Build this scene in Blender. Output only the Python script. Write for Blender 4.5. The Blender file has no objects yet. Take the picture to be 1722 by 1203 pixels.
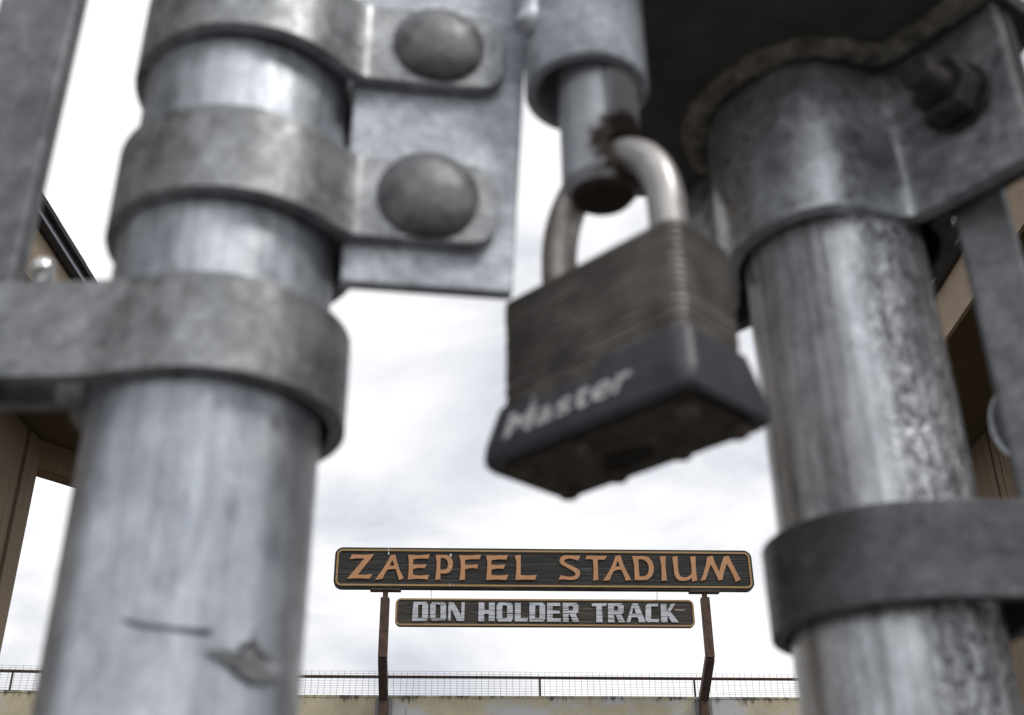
import bpy, bmesh, math, random
from mathutils import Vector, Matrix
random.seed(7)
R = math.radians
scene = bpy.context.scene
H = 1.25                                    # height of the lens above the ground

# ------------------------------------------------------------------ camera
CAM_X = Vector((0.99995, 0.004586, -0.008607))
CAM_Y = Vector((0.009753, -0.470191, 0.882511))
CAM_F = Vector((0.0, 0.882553, 0.470213))
cam_data = bpy.data.cameras.new('camera')
cam = bpy.data.objects.new('camera', cam_data)
scene.collection.objects.link(cam)
m = Matrix.Identity(4)
for i in range(3):
    m[i][0] = CAM_X[i]; m[i][1] = CAM_Y[i]; m[i][2] = -CAM_F[i]
m[2][3] = H
cam.matrix_world = m
cam_data.sensor_width = 36.0
cam_data.lens = 39.97
cam_data.clip_start = 0.01
cam_data.clip_end = 500
cam_data.dof.use_dof = True
cam_data.dof.focus_distance = 13.0
cam_data.dof.aperture_fstop = 19.0
scene.camera = cam

# ------------------------------------------------------------------ sky, sun, exposure
SUN_ELEV, SUN_AZ = 52.0, 132.0              # azimuth clockwise from +Y: behind the lens, to the right
world = bpy.data.worlds.new('World')
scene.world = world
world.use_nodes = True
wt = world.node_tree
wt.nodes.clear()

def wn(kind, **kw):
    n = wt.nodes.new(kind)
    for k, v in kw.items():
        setattr(n, k, v)
    return n

sky = wn('ShaderNodeTexSky', sky_type='NISHITA', sun_disc=False,
         sun_elevation=R(SUN_ELEV), sun_rotation=R(SUN_AZ))
tc = wn('ShaderNodeTexCoord')
sep = wn('ShaderNodeSeparateXYZ'); wt.links.new(tc.outputs['Generated'], sep.inputs[0])
zc = wn('ShaderNodeMath', operation='MAXIMUM'); zc.inputs[1].default_value = 0.0
wt.links.new(sep.outputs[2], zc.inputs[0])
za = wn('ShaderNodeMath', operation='ADD'); za.inputs[1].default_value = 0.60
wt.links.new(zc.outputs[0], za.inputs[0])
dv = wn('ShaderNodeVectorMath', operation='DIVIDE')
cmb = wn('ShaderNodeCombineXYZ')
for i in range(3):
    wt.links.new(za.outputs[0], cmb.inputs[i])
wt.links.new(tc.outputs['Generated'], dv.inputs[0]); wt.links.new(cmb.outputs[0], dv.inputs[1])
mp = wn('ShaderNodeMapping'); mp.inputs['Location'].default_value = (3.1, 1.7, 0.4); mp.inputs['Scale'].default_value = (1.0, 1.15, 1.5)
wt.links.new(dv.outputs[0], mp.inputs[0])
n1 = wn('ShaderNodeTexNoise'); n1.inputs['Scale'].default_value = 3.3; n1.inputs['Detail'].default_value = 9; n1.inputs['Roughness'].default_value = 0.52
n1.inputs['Distortion'].default_value = 0.35
wt.links.new(mp.outputs[0], n1.inputs['Vector'])
r1 = wn('ShaderNodeValToRGB')
r1.color_ramp.elements[0].position = 0.385; r1.color_ramp.elements[0].color = (6.9, 7.2, 7.9, 1)
r1.color_ramp.elements[1].position = 0.57; r1.color_ramp.elements[1].color = (11.4, 11.4, 11.4, 1)
e = r1.color_ramp.elements.new(0.48); e.color = (9.1, 9.25, 9.65, 1)
wt.links.new(n1.outputs[0], r1.inputs[0])
n2 = wn('ShaderNodeTexNoise'); n2.inputs['Scale'].default_value = 0.9; n2.inputs['Detail'].default_value = 5
mp2 = wn('ShaderNodeMapping'); mp2.inputs['Location'].default_value = (7.7, 2.2, 0.0)
wt.links.new(dv.outputs[0], mp2.inputs[0]); wt.links.new(mp2.outputs[0], n2.inputs['Vector'])
r2 = wn('ShaderNodeValToRGB')                # thin places where a little blue comes through
r2.color_ramp.elements[0].position = 0.27; r2.color_ramp.elements[0].color = (0.55, 0.55, 0.55, 1)
r2.color_ramp.elements[1].position = 0.42; r2.color_ramp.elements[1].color = (1, 1, 1, 1)
wt.links.new(n2.outputs[0], r2.inputs[0])
mx = wn('ShaderNodeMix', data_type='RGBA')
wt.links.new(r2.outputs[0], mx.inputs[0]); wt.links.new(sky.outputs[0], mx.inputs[6]); wt.links.new(r1.outputs[0], mx.inputs[7])
bg = wn('ShaderNodeBackground'); bg.inputs['Strength'].default_value = 0.1
wt.links.new(mx.outputs[2], bg.inputs[0])
wo = wn('ShaderNodeOutputWorld'); wt.links.new(bg.outputs[0], wo.inputs[0])

sun_data = bpy.data.lights.new('sun', 'SUN')
sun_data.energy = 1.35
sun_data.angle = R(14)
sun_data.color = (1.0, 0.965, 0.91)
sun = bpy.data.objects.new('sun', sun_data)
scene.collection.objects.link(sun)
sd = Vector((math.sin(R(SUN_AZ)) * math.cos(R(SUN_ELEV)), math.cos(R(SUN_AZ)) * math.cos(R(SUN_ELEV)), math.sin(R(SUN_ELEV))))
sun.rotation_euler = (-sd).to_track_quat('-Z', 'Y').to_euler()
sun.location = sd * 30

scene.view_settings.view_transform = 'Standard'
scene.view_settings.look = 'None'
scene.view_settings.exposure = 0.0
scene.view_settings.gamma = 1.0
scene.view_settings.use_curve_mapping = False
scene.render.engine = 'CYCLES'
scene.cycles.max_bounces = 6

# ------------------------------------------------------------------ helpers
def at(px, py, Y):
    """point on the ray through a pixel of the 1722 x 1203 photograph, at distance Y ahead"""
    d = CAM_X * (px - 861.0) + CAM_Y * (601.5 - py) + CAM_F * 1912.0
    p = d * (Y / d.y)
    return Vector((p.x, p.y, p.z + H))

class Mat:
    """small node-building helper"""
    def __init__(self, name):
        self.m = bpy.data.materials.new(name); self.m.use_nodes = True
        self.t = self.m.node_tree; self.t.nodes.clear()
        self.o = self.t.nodes.new('ShaderNodeOutputMaterial')
        self.b = self.t.nodes.new('ShaderNodeBsdfPrincipled')
        self.t.links.new(self.b.outputs[0], self.o.inputs[0])
        self.tc = self.t.nodes.new('ShaderNodeTexCoord')
        self.last_h = None
    def link(self, a, b): self.t.links.new(a, b)
    def coords(self, scale=(1, 1, 1), loc=(0, 0, 0), rot=(0, 0, 0)):
        n = self.t.nodes.new('ShaderNodeMapping')
        n.inputs['Scale'].default_value = scale; n.inputs['Location'].default_value = loc; n.inputs['Rotation'].default_value = rot
        self.link(self.tc.outputs['Object'], n.inputs[0]); return n.outputs[0]
    def noise(self, scale, detail=4, rough=0.55, vec=None, dist=0.0):
        n = self.t.nodes.new('ShaderNodeTexNoise')
        n.inputs['Scale'].default_value = scale; n.inputs['Detail'].default_value = detail; n.inputs['Roughness'].default_value = rough
        n.inputs['Distortion'].default_value = dist
        self.link(vec if vec is not None else self.tc.outputs['Object'], n.inputs['Vector']); return n.outputs[0]
    def voronoi(self, scale, vec=None, feature='F1', out=0):
        n = self.t.nodes.new('ShaderNodeTexVoronoi'); n.feature = feature
        n.inputs['Scale'].default_value = scale
        self.link(vec if vec is not None else self.tc.outputs['Object'], n.inputs['Vector']); return n.outputs[out]
    def ramp(self, fac, stops):
        n = self.t.nodes.new('ShaderNodeValToRGB'); cr = n.color_ramp
        while len(cr.elements) < len(stops): cr.elements.new(0.5)
        for e, (p, c) in zip(cr.elements, stops):
            e.position = p; e.color = (c, c, c, 1) if isinstance(c, (int, float)) else (*c, 1)
        self.link(fac, n.inputs[0]); return n.outputs[0]
    def mix(self, fac, a, b, mode='MIX'):
        n = self.t.nodes.new('ShaderNodeMix'); n.data_type = 'RGBA'; n.blend_type = mode
        if isinstance(fac, (int, float)): n.inputs[0].default_value = fac
        else: self.link(fac, n.inputs[0])
        for s, v in ((6, a), (7, b)):
            if isinstance(v, tuple): n.inputs[s].default_value = (*v, 1)
            else: self.link(v, n.inputs[s])
        return n.outputs[2]
    def math(self, op, a, b=None):
        n = self.t.nodes.new('ShaderNodeMath'); n.operation = op
        for s, v in ((0, a), (1, b)):
            if v is None: continue
            if isinstance(v, (int, float)): n.inputs[s].default_value = v
            else: self.link(v, n.inputs[s])
        return n.outputs[0]
    def sep(self, vec=None):
        n = self.t.nodes.new('ShaderNodeSeparateXYZ'); self.link(vec if vec is not None else self.tc.outputs['Object'], n.inputs[0]); return n.outputs
    def bump(self, height, strength, dist):
        n = self.t.nodes.new('ShaderNodeBump'); n.inputs['Strength'].default_value = strength; n.inputs['Distance'].default_value = dist
        self.link(height, n.inputs['Height'])
        if self.last_h is not None: self.link(self.last_h, n.inputs['Normal'])
        self.last_h = n.outputs[0]; self.link(self.last_h, self.b.inputs['Normal'])
    def set(self, color=None, rough=None, metal=None, spec=None):
        for k, v in (('Base Color', color), ('Roughness', rough), ('Metallic', metal), ('Specular IOR Level', spec)):
            if v is None: continue
            if isinstance(v, tuple): self.b.inputs[k].default_value = (*v, 1)
            elif isinstance(v, (int, float)): self.b.inputs[k].default_value = v
            else: self.link(v, self.b.inputs[k])
        return self

def galv(name, lo, hi, spot=(0.10, 0.10, 0.11), rough=0.42, metal=0.75, streak=0.0, peel=0.0, spot_amt=0.6, seed=0.0, scale=1.0, grain=1.0, zs=1.0):
    """hot-dip galvanised steel: cloudy zinc, fine crystals, dull spots, optional drip streaks and a rough run-down coat"""
    g = Mat(name)
    v = g.coords(scale=(1, 1, zs), loc=(seed, seed * 1.7, seed * 0.6))
    a = g.noise(75 * scale, 6, 0.62, v, 0.6)
    c = g.ramp(a, [(0.36, lo), (0.64, hi)])
    mid = g.ramp(g.noise(230 * scale, 4, 0.7, v, 0.3), [(0.34, 1 - 0.26 * grain), (0.66, 1 + 0.16 * grain)])
    c = g.mix(1.0, c, mid, 'MULTIPLY')
    fine = g.ramp(g.noise(620 * scale, 4, 0.7, v), [(0.3, 1 - 0.2 * grain), (0.7, 1 + 0.14 * grain)])
    c = g.mix(1.0, c, fine, 'MULTIPLY')
    s = g.ramp(g.noise(150 * scale, 4, 0.6, g.coords(loc=(seed + 4, 2, 9))), [(0.64, 0.0), (0.70, 1.0)])
    s = g.math('MULTIPLY', s, spot_amt)
    c = g.mix(s, c, spot)
    if streak:
        st = g.noise(1.0, 5, 0.65, g.coords(scale=(260, 260, 7), loc=(seed, 3, 0)))
        st = g.ramp(st, [(0.36, 1.0 - streak), (0.62, 1.0 + 0.35 * streak)])
        c = g.mix(1.0, c, st, 'MULTIPLY')
    if peel:
        h = g.noise(1.0, 3, 0.6, g.coords(scale=(300, 300, 170), loc=(seed, 0, 0)), 1.8)
        side = g.ramp(g.math('ADD', g.math('MULTIPLY', g.sep()[0], 30.0), g.math('MULTIPLY', g.noise(40, 3, 0.5, v), 0.25)), [(0.02, 0.08), (0.20, 1.0)])        # the coat ran thick on one side only
        hs = g.math('MULTIPLY', h, side)
        valley_shade = g.math('MULTIPLY', g.ramp(h, [(0.41, 0.92), (0.51, 0.0)]), side)
        c = g.mix(valley_shade, c, (0.15, 0.156, 0.17))  # shade of the wrinkles put into the colour, darkest in the valleys
        g.bump(hs, peel, 0.0034)
    g.set(color=c, metal=metal)
    g.set(rough=g.ramp(g.noise(260 * scale, 4, 0.6, v), [(0.3, rough - 0.10), (0.7, rough + 0.16)]))
    g.bump(g.noise(900 * scale, 3, 0.6, v), 0.12, 0.0006)
    return g.m

def coll(o): scene.collection.objects.link(o); return o

def tag(o, label=None, cat=None, group=None, kind=None):
    for k, v in (('label', label), ('category', cat), ('group', group), ('kind', kind)):
        if v: o[k] = v
    return o

def thing(name, loc, label, cat, group=None, rz=0.0):
    e = bpy.data.objects.new(name, None); coll(e)
    e.empty_display_size = 0.02
    e.location = loc; e.rotation_euler = (0, 0, rz)
    tag(e, label, cat, group)
    return e

def add(name, verts, faces, mat, parent=None, smooth=40, bevel=0.0, local=False, seg=2):
    """one mesh object; verts are world coordinates unless local=True"""
    me = bpy.data.meshes.new(name)
    base = Vector((0, 0, 0))
    root = parent
    while root is not None and root.parent is not None: root = root.parent
    if root is not None and not local: base = root.location
    me.from_pydata([tuple(Vector(v) - base) for v in verts], [], faces)
    bm = bmesh.new(); bm.from_mesh(me); bmesh.ops.recalc_face_normals(bm, faces=bm.faces[:]); bm.to_mesh(me); bm.free()
    if smooth:
        me.polygons.foreach_set('use_smooth', [True] * len(me.polygons))
        me.set_sharp_from_angle(angle=R(smooth))
    me.materials.append(mat)
    o = coll(bpy.data.objects.new(name, me))
    if parent is not None: o.parent = parent
    if bevel:
        b = o.modifiers.new('bevel', 'BEVEL'); b.width = bevel; b.segments = seg; b.limit_method = 'ANGLE'; b.angle_limit = R(40)
        b.harden_normals = True
    return o

def box_vf(c, s, rz=0.0):
    cx, cy, cz = c; ca, sa = math.cos(rz), math.sin(rz)
    vs = []
    for dx in (-.5, .5):
        for dy in (-.5, .5):
            for dz in (-.5, .5):
                x, y = dx * s[0], dy * s[1]
                vs.append((cx + x * ca - y * sa, cy + x * sa + y * ca, cz + dz * s[2]))
    fs = [(0, 1, 3, 2), (4, 6, 7, 5), (0, 4, 5, 1), (2, 3, 7, 6), (0, 2, 6, 4), (1, 5, 7, 3)]
    return vs, fs

def box(name, c, s, mat, parent=None, rz=0.0, bevel=0.0, local=False):
    v, f = box_vf(c, s, rz); return add(name, v, f, mat, parent, smooth=0 if not bevel else 40, bevel=bevel, local=local)

def prism_vf(poly, z0, z1):
    n = len(poly)
    v = [(x, y, z0) for x, y in poly] + [(x, y, z1) for x, y in poly]
    f = [tuple(range(n)), tuple(range(n, 2 * n))] + [(i, (i + 1) % n, n + (i + 1) % n, n + i) for i in range(n)]
    return v, f

def frame_of(axis):
    a = Vector(axis).normalized()
    t = Vector((0, 0, 1)) if abs(a.z) < 0.9 else Vector((1, 0, 0))
    u = a.cross(t).normalized(); w = a.cross(u).normalized()
    return a, u, w

def lathe_vf(origin, axis, prof, n=48, closed=False):
    """profile [(r, h)] turned round the axis"""
    a, u, w = frame_of(axis); o = Vector(origin)
    v = []; f = []
    for r, h in prof:
        for k in range(n):
            t = 2 * math.pi * k / n
            v.append(o + a * h + (u * math.cos(t) + w * math.sin(t)) * r)
    m_ = len(prof)
    for j in range(m_ - 1 if not closed else m_):
        j2 = (j + 1) % m_
        for k in range(n):
            k2 = (k + 1) % n
            f.append((j * n + k, j * n + k2, j2 * n + k2, j2 * n + k))
    if not closed:
        if prof[0][0] > 1e-6: f.append(tuple(range(n)))
        if prof[-1][0] > 1e-6: f.append(tuple(range((m_ - 1) * n, m_ * n)))
    return v, f

def lathe(name, origin, axis, prof, mat, parent=None, n=48, closed=False, smooth=40, local=False):
    v, f = lathe_vf(origin, axis, prof, n, closed); return add(name, v, f, mat, parent, smooth, local=local)

def tube_vf(path, r, n=16, cap=True):
    pts = [Vector(p) for p in path]; v = []; f = []
    prev = None
    for i, p in enumerate(pts):
        d = (pts[min(i + 1, len(pts) - 1)] - pts[max(i - 1, 0)]).normalized()
        if prev is None: a, u, w = frame_of(d)
        else:
            u = (prev - d * prev.dot(d)).normalized(); w = d.cross(u)
        prev = u
        rr = r[i] if isinstance(r, (list, tuple)) else r
        for k in range(n):
            t = 2 * math.pi * k / n; v.append(p + (u * math.cos(t) + w * math.sin(t)) * rr)
    for i in range(len(pts) - 1):
        for k in range(n):
            k2 = (k + 1) % n; f.append((i * n + k, i * n + k2, (i + 1) * n + k2, (i + 1) * n + k))
    if cap: f += [tuple(range(n)), tuple(range((len(pts) - 1) * n, len(pts) * n))]
    return v, f

def tube(name, path, r, mat, parent=None, n=16, local=False):
    v, f = tube_vf(path, r, n); return add(name, v, f, mat, parent, local=local)

def chaikin(p, it=2):
    for _ in range(it):
        q = [p[0]]
        for a, b in zip(p[:-1], p[1:]):
            q.append((a[0] * .75 + b[0] * .25, a[1] * .75 + b[1] * .25)); q.append((a[0] * .25 + b[0] * .75, a[1] * .25 + b[1] * .75))
        q.append(p[-1]); p = q
    return p

def arc(c, r, a0, a1, n=40):
    return [(c[0] + r * math.cos(R(a0 + (a1 - a0) * i / n)), c[1] + r * math.sin(R(a0 + (a1 - a0) * i / n))) for i in range(n + 1)]

def resample(p, step):
    out = [p[0]]; carry = 0.0
    for a, b in zip(p[:-1], p[1:]):
        L = math.hypot(b[0] - a[0], b[1] - a[1])
        if L < 1e-9: continue
        t = step - carry
        while t < L:
            out.append((a[0] + (b[0] - a[0]) * t / L, a[1] + (b[1] - a[1]) * t / L)); t += step
        carry = L - (t - step)
    if math.hypot(out[-1][0] - p[-1][0], out[-1][1] - p[-1][1]) > step * 0.2: out.append(p[-1])
    return out

def strap(name, path, t, side, z0, z1, mat, parent, round_start=0.0, round_end=0.0, bevel=0.0006, wob=0.0):
    """a bent flat strap: path = plan of its outer face, t thickness towards side (+1 left, -1 right of travel)"""
    p = resample(path, 0.0009); n = len(p)
    s = [0.0]
    for a, b in zip(p[:-1], p[1:]): s.append(s[-1] + math.hypot(b[0] - a[0], b[1] - a[1]))
    tot = s[-1]; v = []
    def ins(d, r):
        if r <= 0 or d >= r: return 0.0
        return r - math.sqrt(max(0.0, r * r - (r - d) ** 2))
    for i in range(n):
        a = p[max(0, i - 1)]; b = p[min(n - 1, i + 1)]
        dx, dy = b[0] - a[0], b[1] - a[1]; L = math.hypot(dx, dy)
        nx, ny = -dy / L * side, dx / L * side
        k = min(ins(s[i], round_start) + ins(tot - s[i], round_end), (z1 - z0) * 0.48)
        w = wob * math.sin(s[i] * 130 + z0 * 900)
        for q in ((p[i][0], p[i][1]), (p[i][0] + nx * t, p[i][1] + ny * t)):
            v.append((q[0], q[1], z0 + k + w)); v.append((q[0], q[1], z1 - k + w))
    f = []
    for i in range(n - 1):
        a = 4 * i; b = a + 4
        f += [(a, b, b + 1, a + 1), (a + 2, a + 3, b + 3, b + 2), (a, a + 2, b + 2, b), (a + 1, b + 1, b + 3, a + 3)]
    f += [(0, 1, 3, 2), (4 * n - 4, 4 * n - 2, 4 * n - 1, 4 * n - 3)]
    return add(name, v, f, mat, parent, smooth=35, bevel=bevel)

def outline_vf(loops, depth):
    """solid letter from outline loops (first outer, rest holes), in x/y, thickness depth in z"""
    cu = bpy.data.curves.new('outline', 'CURVE'); cu.dimensions = '2D'; cu.fill_mode = 'BOTH'; cu.extrude = depth / 2
    for lp in loops:
        sp = cu.splines.new('POLY'); sp.points.add(len(lp) - 1); sp.use_cyclic_u = True
        for q, (x, y) in zip(sp.points, lp): q.co = (x, y, 0, 1)
    o = bpy.data.objects.new('outline', cu); coll(o)
    dg = bpy.context.evaluated_depsgraph_get()
    me = bpy.data.meshes.new_from_object(o.evaluated_get(dg))
    v = [tuple(a.co) for a in me.vertices]; f = [tuple(p.vertices) for p in me.polygons]
    bpy.data.objects.remove(o); bpy.data.curves.remove(cu); bpy.data.meshes.remove(me)
    return v, f

def rrect(w, h, r, n=8):
    out = []
    for cx, cy, a0 in ((w / 2 - r, h / 2 - r, 0), (-w / 2 + r, h / 2 - r, 90), (-w / 2 + r, -h / 2 + r, 180), (w / 2 - r, -h / 2 + r, 270)):
        for i in range(n + 1):
            a = R(a0 + 90 * i / n); out.append((cx + r * math.cos(a), cy + r * math.sin(a)))
    return out

# ------------------------------------------------------------------ materials of the place
def mat_asphalt():
    g = Mat('old_concrete_paving')
    c = g.ramp(g.noise(35, 6, 0.7), [(0.3, (0.085, 0.078, 0.070)), (0.7, (0.155, 0.145, 0.130))])
    g.set(color=c, rough=0.9); g.bump(g.noise(160, 4), 0.5, 0.004); return g.m

def mat_wall():
    """cream masonry paint: flaked patches, black mildew creeping down from the coping, runs"""
    g = Mat('weathered_cream_paint')
    z = g.sep()[2]                              # 0 at the top edge of the wall
    base = g.ramp(g.noise(0.9, 5, 0.6), [(0.35, (0.40, 0.345, 0.225)), (0.65, (0.52, 0.465, 0.33))])
    base = g.mix(0.55, base, g.ramp(g.noise(9, 5, 0.7), [(0.3, (0.34, 0.31, 0.23)), (0.7, (0.54, 0.48, 0.35))]))
    grey = g.ramp(g.noise(0.55, 6, 0.62, g.coords(scale=(1, 1, 1.5), loc=(2.35, 4, 7.2))), [(0.50, 0.0), (0.56, 1.0)])
    base = g.mix(g.math('MULTIPLY', grey, 0.85), base, (0.46, 0.47, 0.50))
    run = g.noise(1.0, 5, 0.7, g.coords(scale=(16, 16, 2.2)))
    depth = g.math('ADD', g.math('MULTIPLY', z, 6.0), 1.0)          # 1 at the top, 0 about 17 cm down
    run = g.math('ADD', g.math('MULTIPLY', run, 0.55), g.math('MULTIPLY', g.noise(3.2, 5, 0.65, g.coords(loc=(8, 1, 2))), 0.50))
    moss = g.math('ADD', g.math('MULTIPLY', run, 1.0), g.math('MULTIPLY', depth, 0.22))
    mask = g.ramp(moss, [(0.70, 0.0), (0.775, 1.0)])
    base = g.mix(g.math('MULTIPLY', mask, 0.85), base, (0.055, 0.050, 0.038))
    speck = g.ramp(g.noise(42, 5, 0.75, g.coords(scale=(1, 1, 0.8))), [(0.63, 0.0), (0.68, 1.0)])
    speck = g.math('MULTIPLY', speck, g.ramp(g.noise(2.3, 3), [(0.42, 0.0), (0.6, 0.8)]))
    base = g.mix(speck, base, (0.10, 0.085, 0.06))
    crack = g.ramp(g.noise(1.0, 4, 0.6, g.coords(scale=(24, 24, 3), loc=(1, 5, 3))), [(0.69, 0.0), (0.72, 1.0)])
    base = g.mix(g.math('MULTIPLY', crack, 0.7), base, (0.12, 0.105, 0.08))
    g.set(color=base, rough=0.88); g.bump(g.noise(60, 5, 0.7), 0.5, 0.006); return g.m

def mat_wood(name, lo, hi, seed):
    """sandblasted cedar: hard dark ridges along the board"""
    g = Mat(name)
    v = g.coords(scale=(1.3, 1.3, 60), loc=(seed, 0, seed))
    a = g.noise(1.0, 7, 0.68, v, 0.5)
    b = g.noise(1.0, 5, 0.6, g.coords(scale=(5, 5, 170), loc=(seed * 2, 1, 0)))
    c = g.ramp(a, [(0.36, lo), (0.52, tuple(x * .7 + y * 0.22 for x, y in zip(lo, hi))), (0.70, hi)])
    c = g.mix(1.0, c, g.ramp(b, [(0.3, 0.5), (0.7, 1.4)]), 'MULTIPLY')
    g.set(color=c, rough=0.8); g.bump(a, 1.0, 0.016); return g.m

def mat_paint(name, col, seed, peel=0.0, under=(0.05, 0.045, 0.04)):
    g = Mat(name)
    c = g.mix(1.0, col, g.ramp(g.noise(6, 5, 0.7, g.coords(loc=(seed, 0, 0))), [(0.3, 0.84), (0.7, 1.08)]), 'MULTIPLY')
    if peel:
        v = g.coords(scale=(2.2, 2.2, 85), loc=(seed, 3, 1))
        mask = g.ramp(g.noise(1.0, 6, 0.7, v, 0.4), [(0.60 - 0.06 * peel, 0.0), (0.68 - 0.06 * peel, 1.0)])
        c = g.mix(mask, c, under)
        g.bump(g.noise(1.0, 5, 0.6, v), 0.6, 0.005)
    g.set(color=c, rough=0.62); return g.m

def mat_rust(name, lo, hi, metal=0.15):
    g = Mat(name)
    c = g.ramp(g.noise(16, 6, 0.7), [(0.3, lo), (0.7, hi)])
    c = g.mix(1.0, c, g.ramp(g.noise(1.0, 5, 0.6, g.coords(scale=(60, 60, 5))), [(0.3, 0.6), (0.7, 1.25)]), 'MULTIPLY')
    g.set(color=c, rough=0.75, metal=metal); g.bump(g.noise(120, 4), 0.3, 0.003); return g.m

def mat_stucco(name, lo, hi, bump=0.8, scale=1.0):
    g = Mat(name)
    c = g.ramp(g.noise(4, 5, 0.65), [(0.3, lo), (0.7, hi)])
    c = g.mix(1.0, c, g.ramp(g.noise(140 * scale, 3, 0.7), [(0.3, 0.82), (0.7, 1.1)]), 'MULTIPLY')
    g.set(color=c, rough=0.92)
    g.bump(g.noise(130 * scale, 4, 0.65, g.coords(scale=(1, 0.45, 1.5))), bump, 0.006); return g.m

def mat_plain(name, col, rough=0.6, metal=0.0, var=0.15, scale=30):
    g = Mat(name)
    c = g.mix(1.0, col, g.ramp(g.noise(scale, 5, 0.65), [(0.3, 1.0 - var), (0.7, 1.0 + var)]), 'MULTIPLY')
    g.set(color=c, rough=rough, metal=metal); return g.m

M = {}
M['asphalt'] = mat_asphalt()
M['wall'] = mat_wall()
M['wood'] = mat_wood('dark_carved_wood', (0.010, 0.010, 0.010), (0.10, 0.095, 0.090), 1.0)
M['wood_low'] = mat_wood('faded_carved_wood', (0.016, 0.014, 0.012), (0.16, 0.135, 0.11), 5.0)
M['gold'] = mat_paint('dull_gold_paint', (0.36, 0.235, 0.10), 2.0)
M['orange'] = mat_paint('orange_paint', (0.49, 0.245, 0.112), 4.0)
M['white'] = mat_paint('flaking_white_paint', (0.56, 0.58, 0.63), 7.0, peel=1.5, under=(0.06, 0.055, 0.05))
M['bare_wood'] = mat_plain('bare_wood', (0.30, 0.22, 0.16), 0.8)
M['droppings'] = mat_plain('bird_lime', (0.75, 0.75, 0.74), 0.8)
M['rust_post'] = mat_rust('rusted_steel_post', (0.040, 0.023, 0.017), (0.135, 0.072, 0.050))
M['rust_dark'] = mat_rust('dark_rusted_steel', (0.034, 0.022, 0.017), (0.10, 0.060, 0.044))  # darker copy of the post rust; carries the strut's shade in its colour
M['rail'] = mat_rust('rusted_rail', (0.055, 0.03, 0.022), (0.15, 0.085, 0.06))
M['wire'] = mat_plain('dark_wire', (0.07, 0.065, 0.065), 0.6, 0.4)
M['channel'] = mat_plain('weathered_grey_steel', (0.20, 0.20, 0.20), 0.6, 0.3)
M['fascia'] = mat_stucco('tan_stucco', (0.33, 0.255, 0.18), (0.43, 0.335, 0.245), 1.0)
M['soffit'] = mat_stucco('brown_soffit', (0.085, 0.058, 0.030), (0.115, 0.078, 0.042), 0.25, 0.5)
M['beam'] = mat_stucco('tan_beam', (0.20, 0.15, 0.09), (0.26, 0.195, 0.12), 0.4, 0.6)
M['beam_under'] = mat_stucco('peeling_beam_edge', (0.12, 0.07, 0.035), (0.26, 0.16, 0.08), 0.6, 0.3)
M['board'] = mat_wood('tan_painted_board', (0.20, 0.145, 0.095), (0.36, 0.275, 0.19), 3.0)
g = Mat('tan_pillar_board')
gv = g.coords(scale=(45, 45, 1.3))
gc = g.ramp(g.noise(1.0, 6, 0.65, gv), [(0.3, (0.155, 0.115, 0.076)), (0.7, (0.245, 0.185, 0.128))])
g.set(color=gc, rough=0.85); g.bump(g.noise(1.0, 5, 0.6, gv), 0.6, 0.003); M['board'] = g.m
M['gutter'] = mat_plain('black_gutter', (0.018, 0.018, 0.020), 0.45, 0.0)
M['gutter_lip'] = mat_plain('dark_metal_drip_edge', (0.16, 0.17, 0.20), 0.35, 0.7)
M['shingle'] = mat_stucco('black_shingle', (0.016, 0.013, 0.012), (0.035, 0.028, 0.026), 1.0, 0.6)
M['roofing'] = mat_stucco('roof_felt', (0.05, 0.05, 0.05), (0.08, 0.08, 0.08), 0.5)

# ------------------------------------------------------------------ ground
v = [(-150, -150, 0), (150, -150, 0), (150, 150, 0), (-150, 150, 0)]
tag(add('ground', v, [(0, 1, 2, 3)], M['asphalt'], smooth=0), kind='structure')

# ------------------------------------------------------------------ canopied buildings on either side of the gate
HS = 2.2                                   # soffit above the lens
ZS = H + HS

def clip(poly, nx, ny, d):
    """keep the part of a polygon where nx*x + ny*y <= d"""
    out = []
    for i in range(len(poly)):
        a, b = poly[i], poly[(i + 1) % len(poly)]
        da, db = nx * a[0] + ny * a[1] - d, nx * b[0] + ny * b[1] - d
        if da <= 0: out.append(a)
        if da * db < 0:
            t = da / (da - db); out.append((a[0] + (b[0] - a[0]) * t, a[1] + (b[1] - a[1]) * t))
    return out

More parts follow.
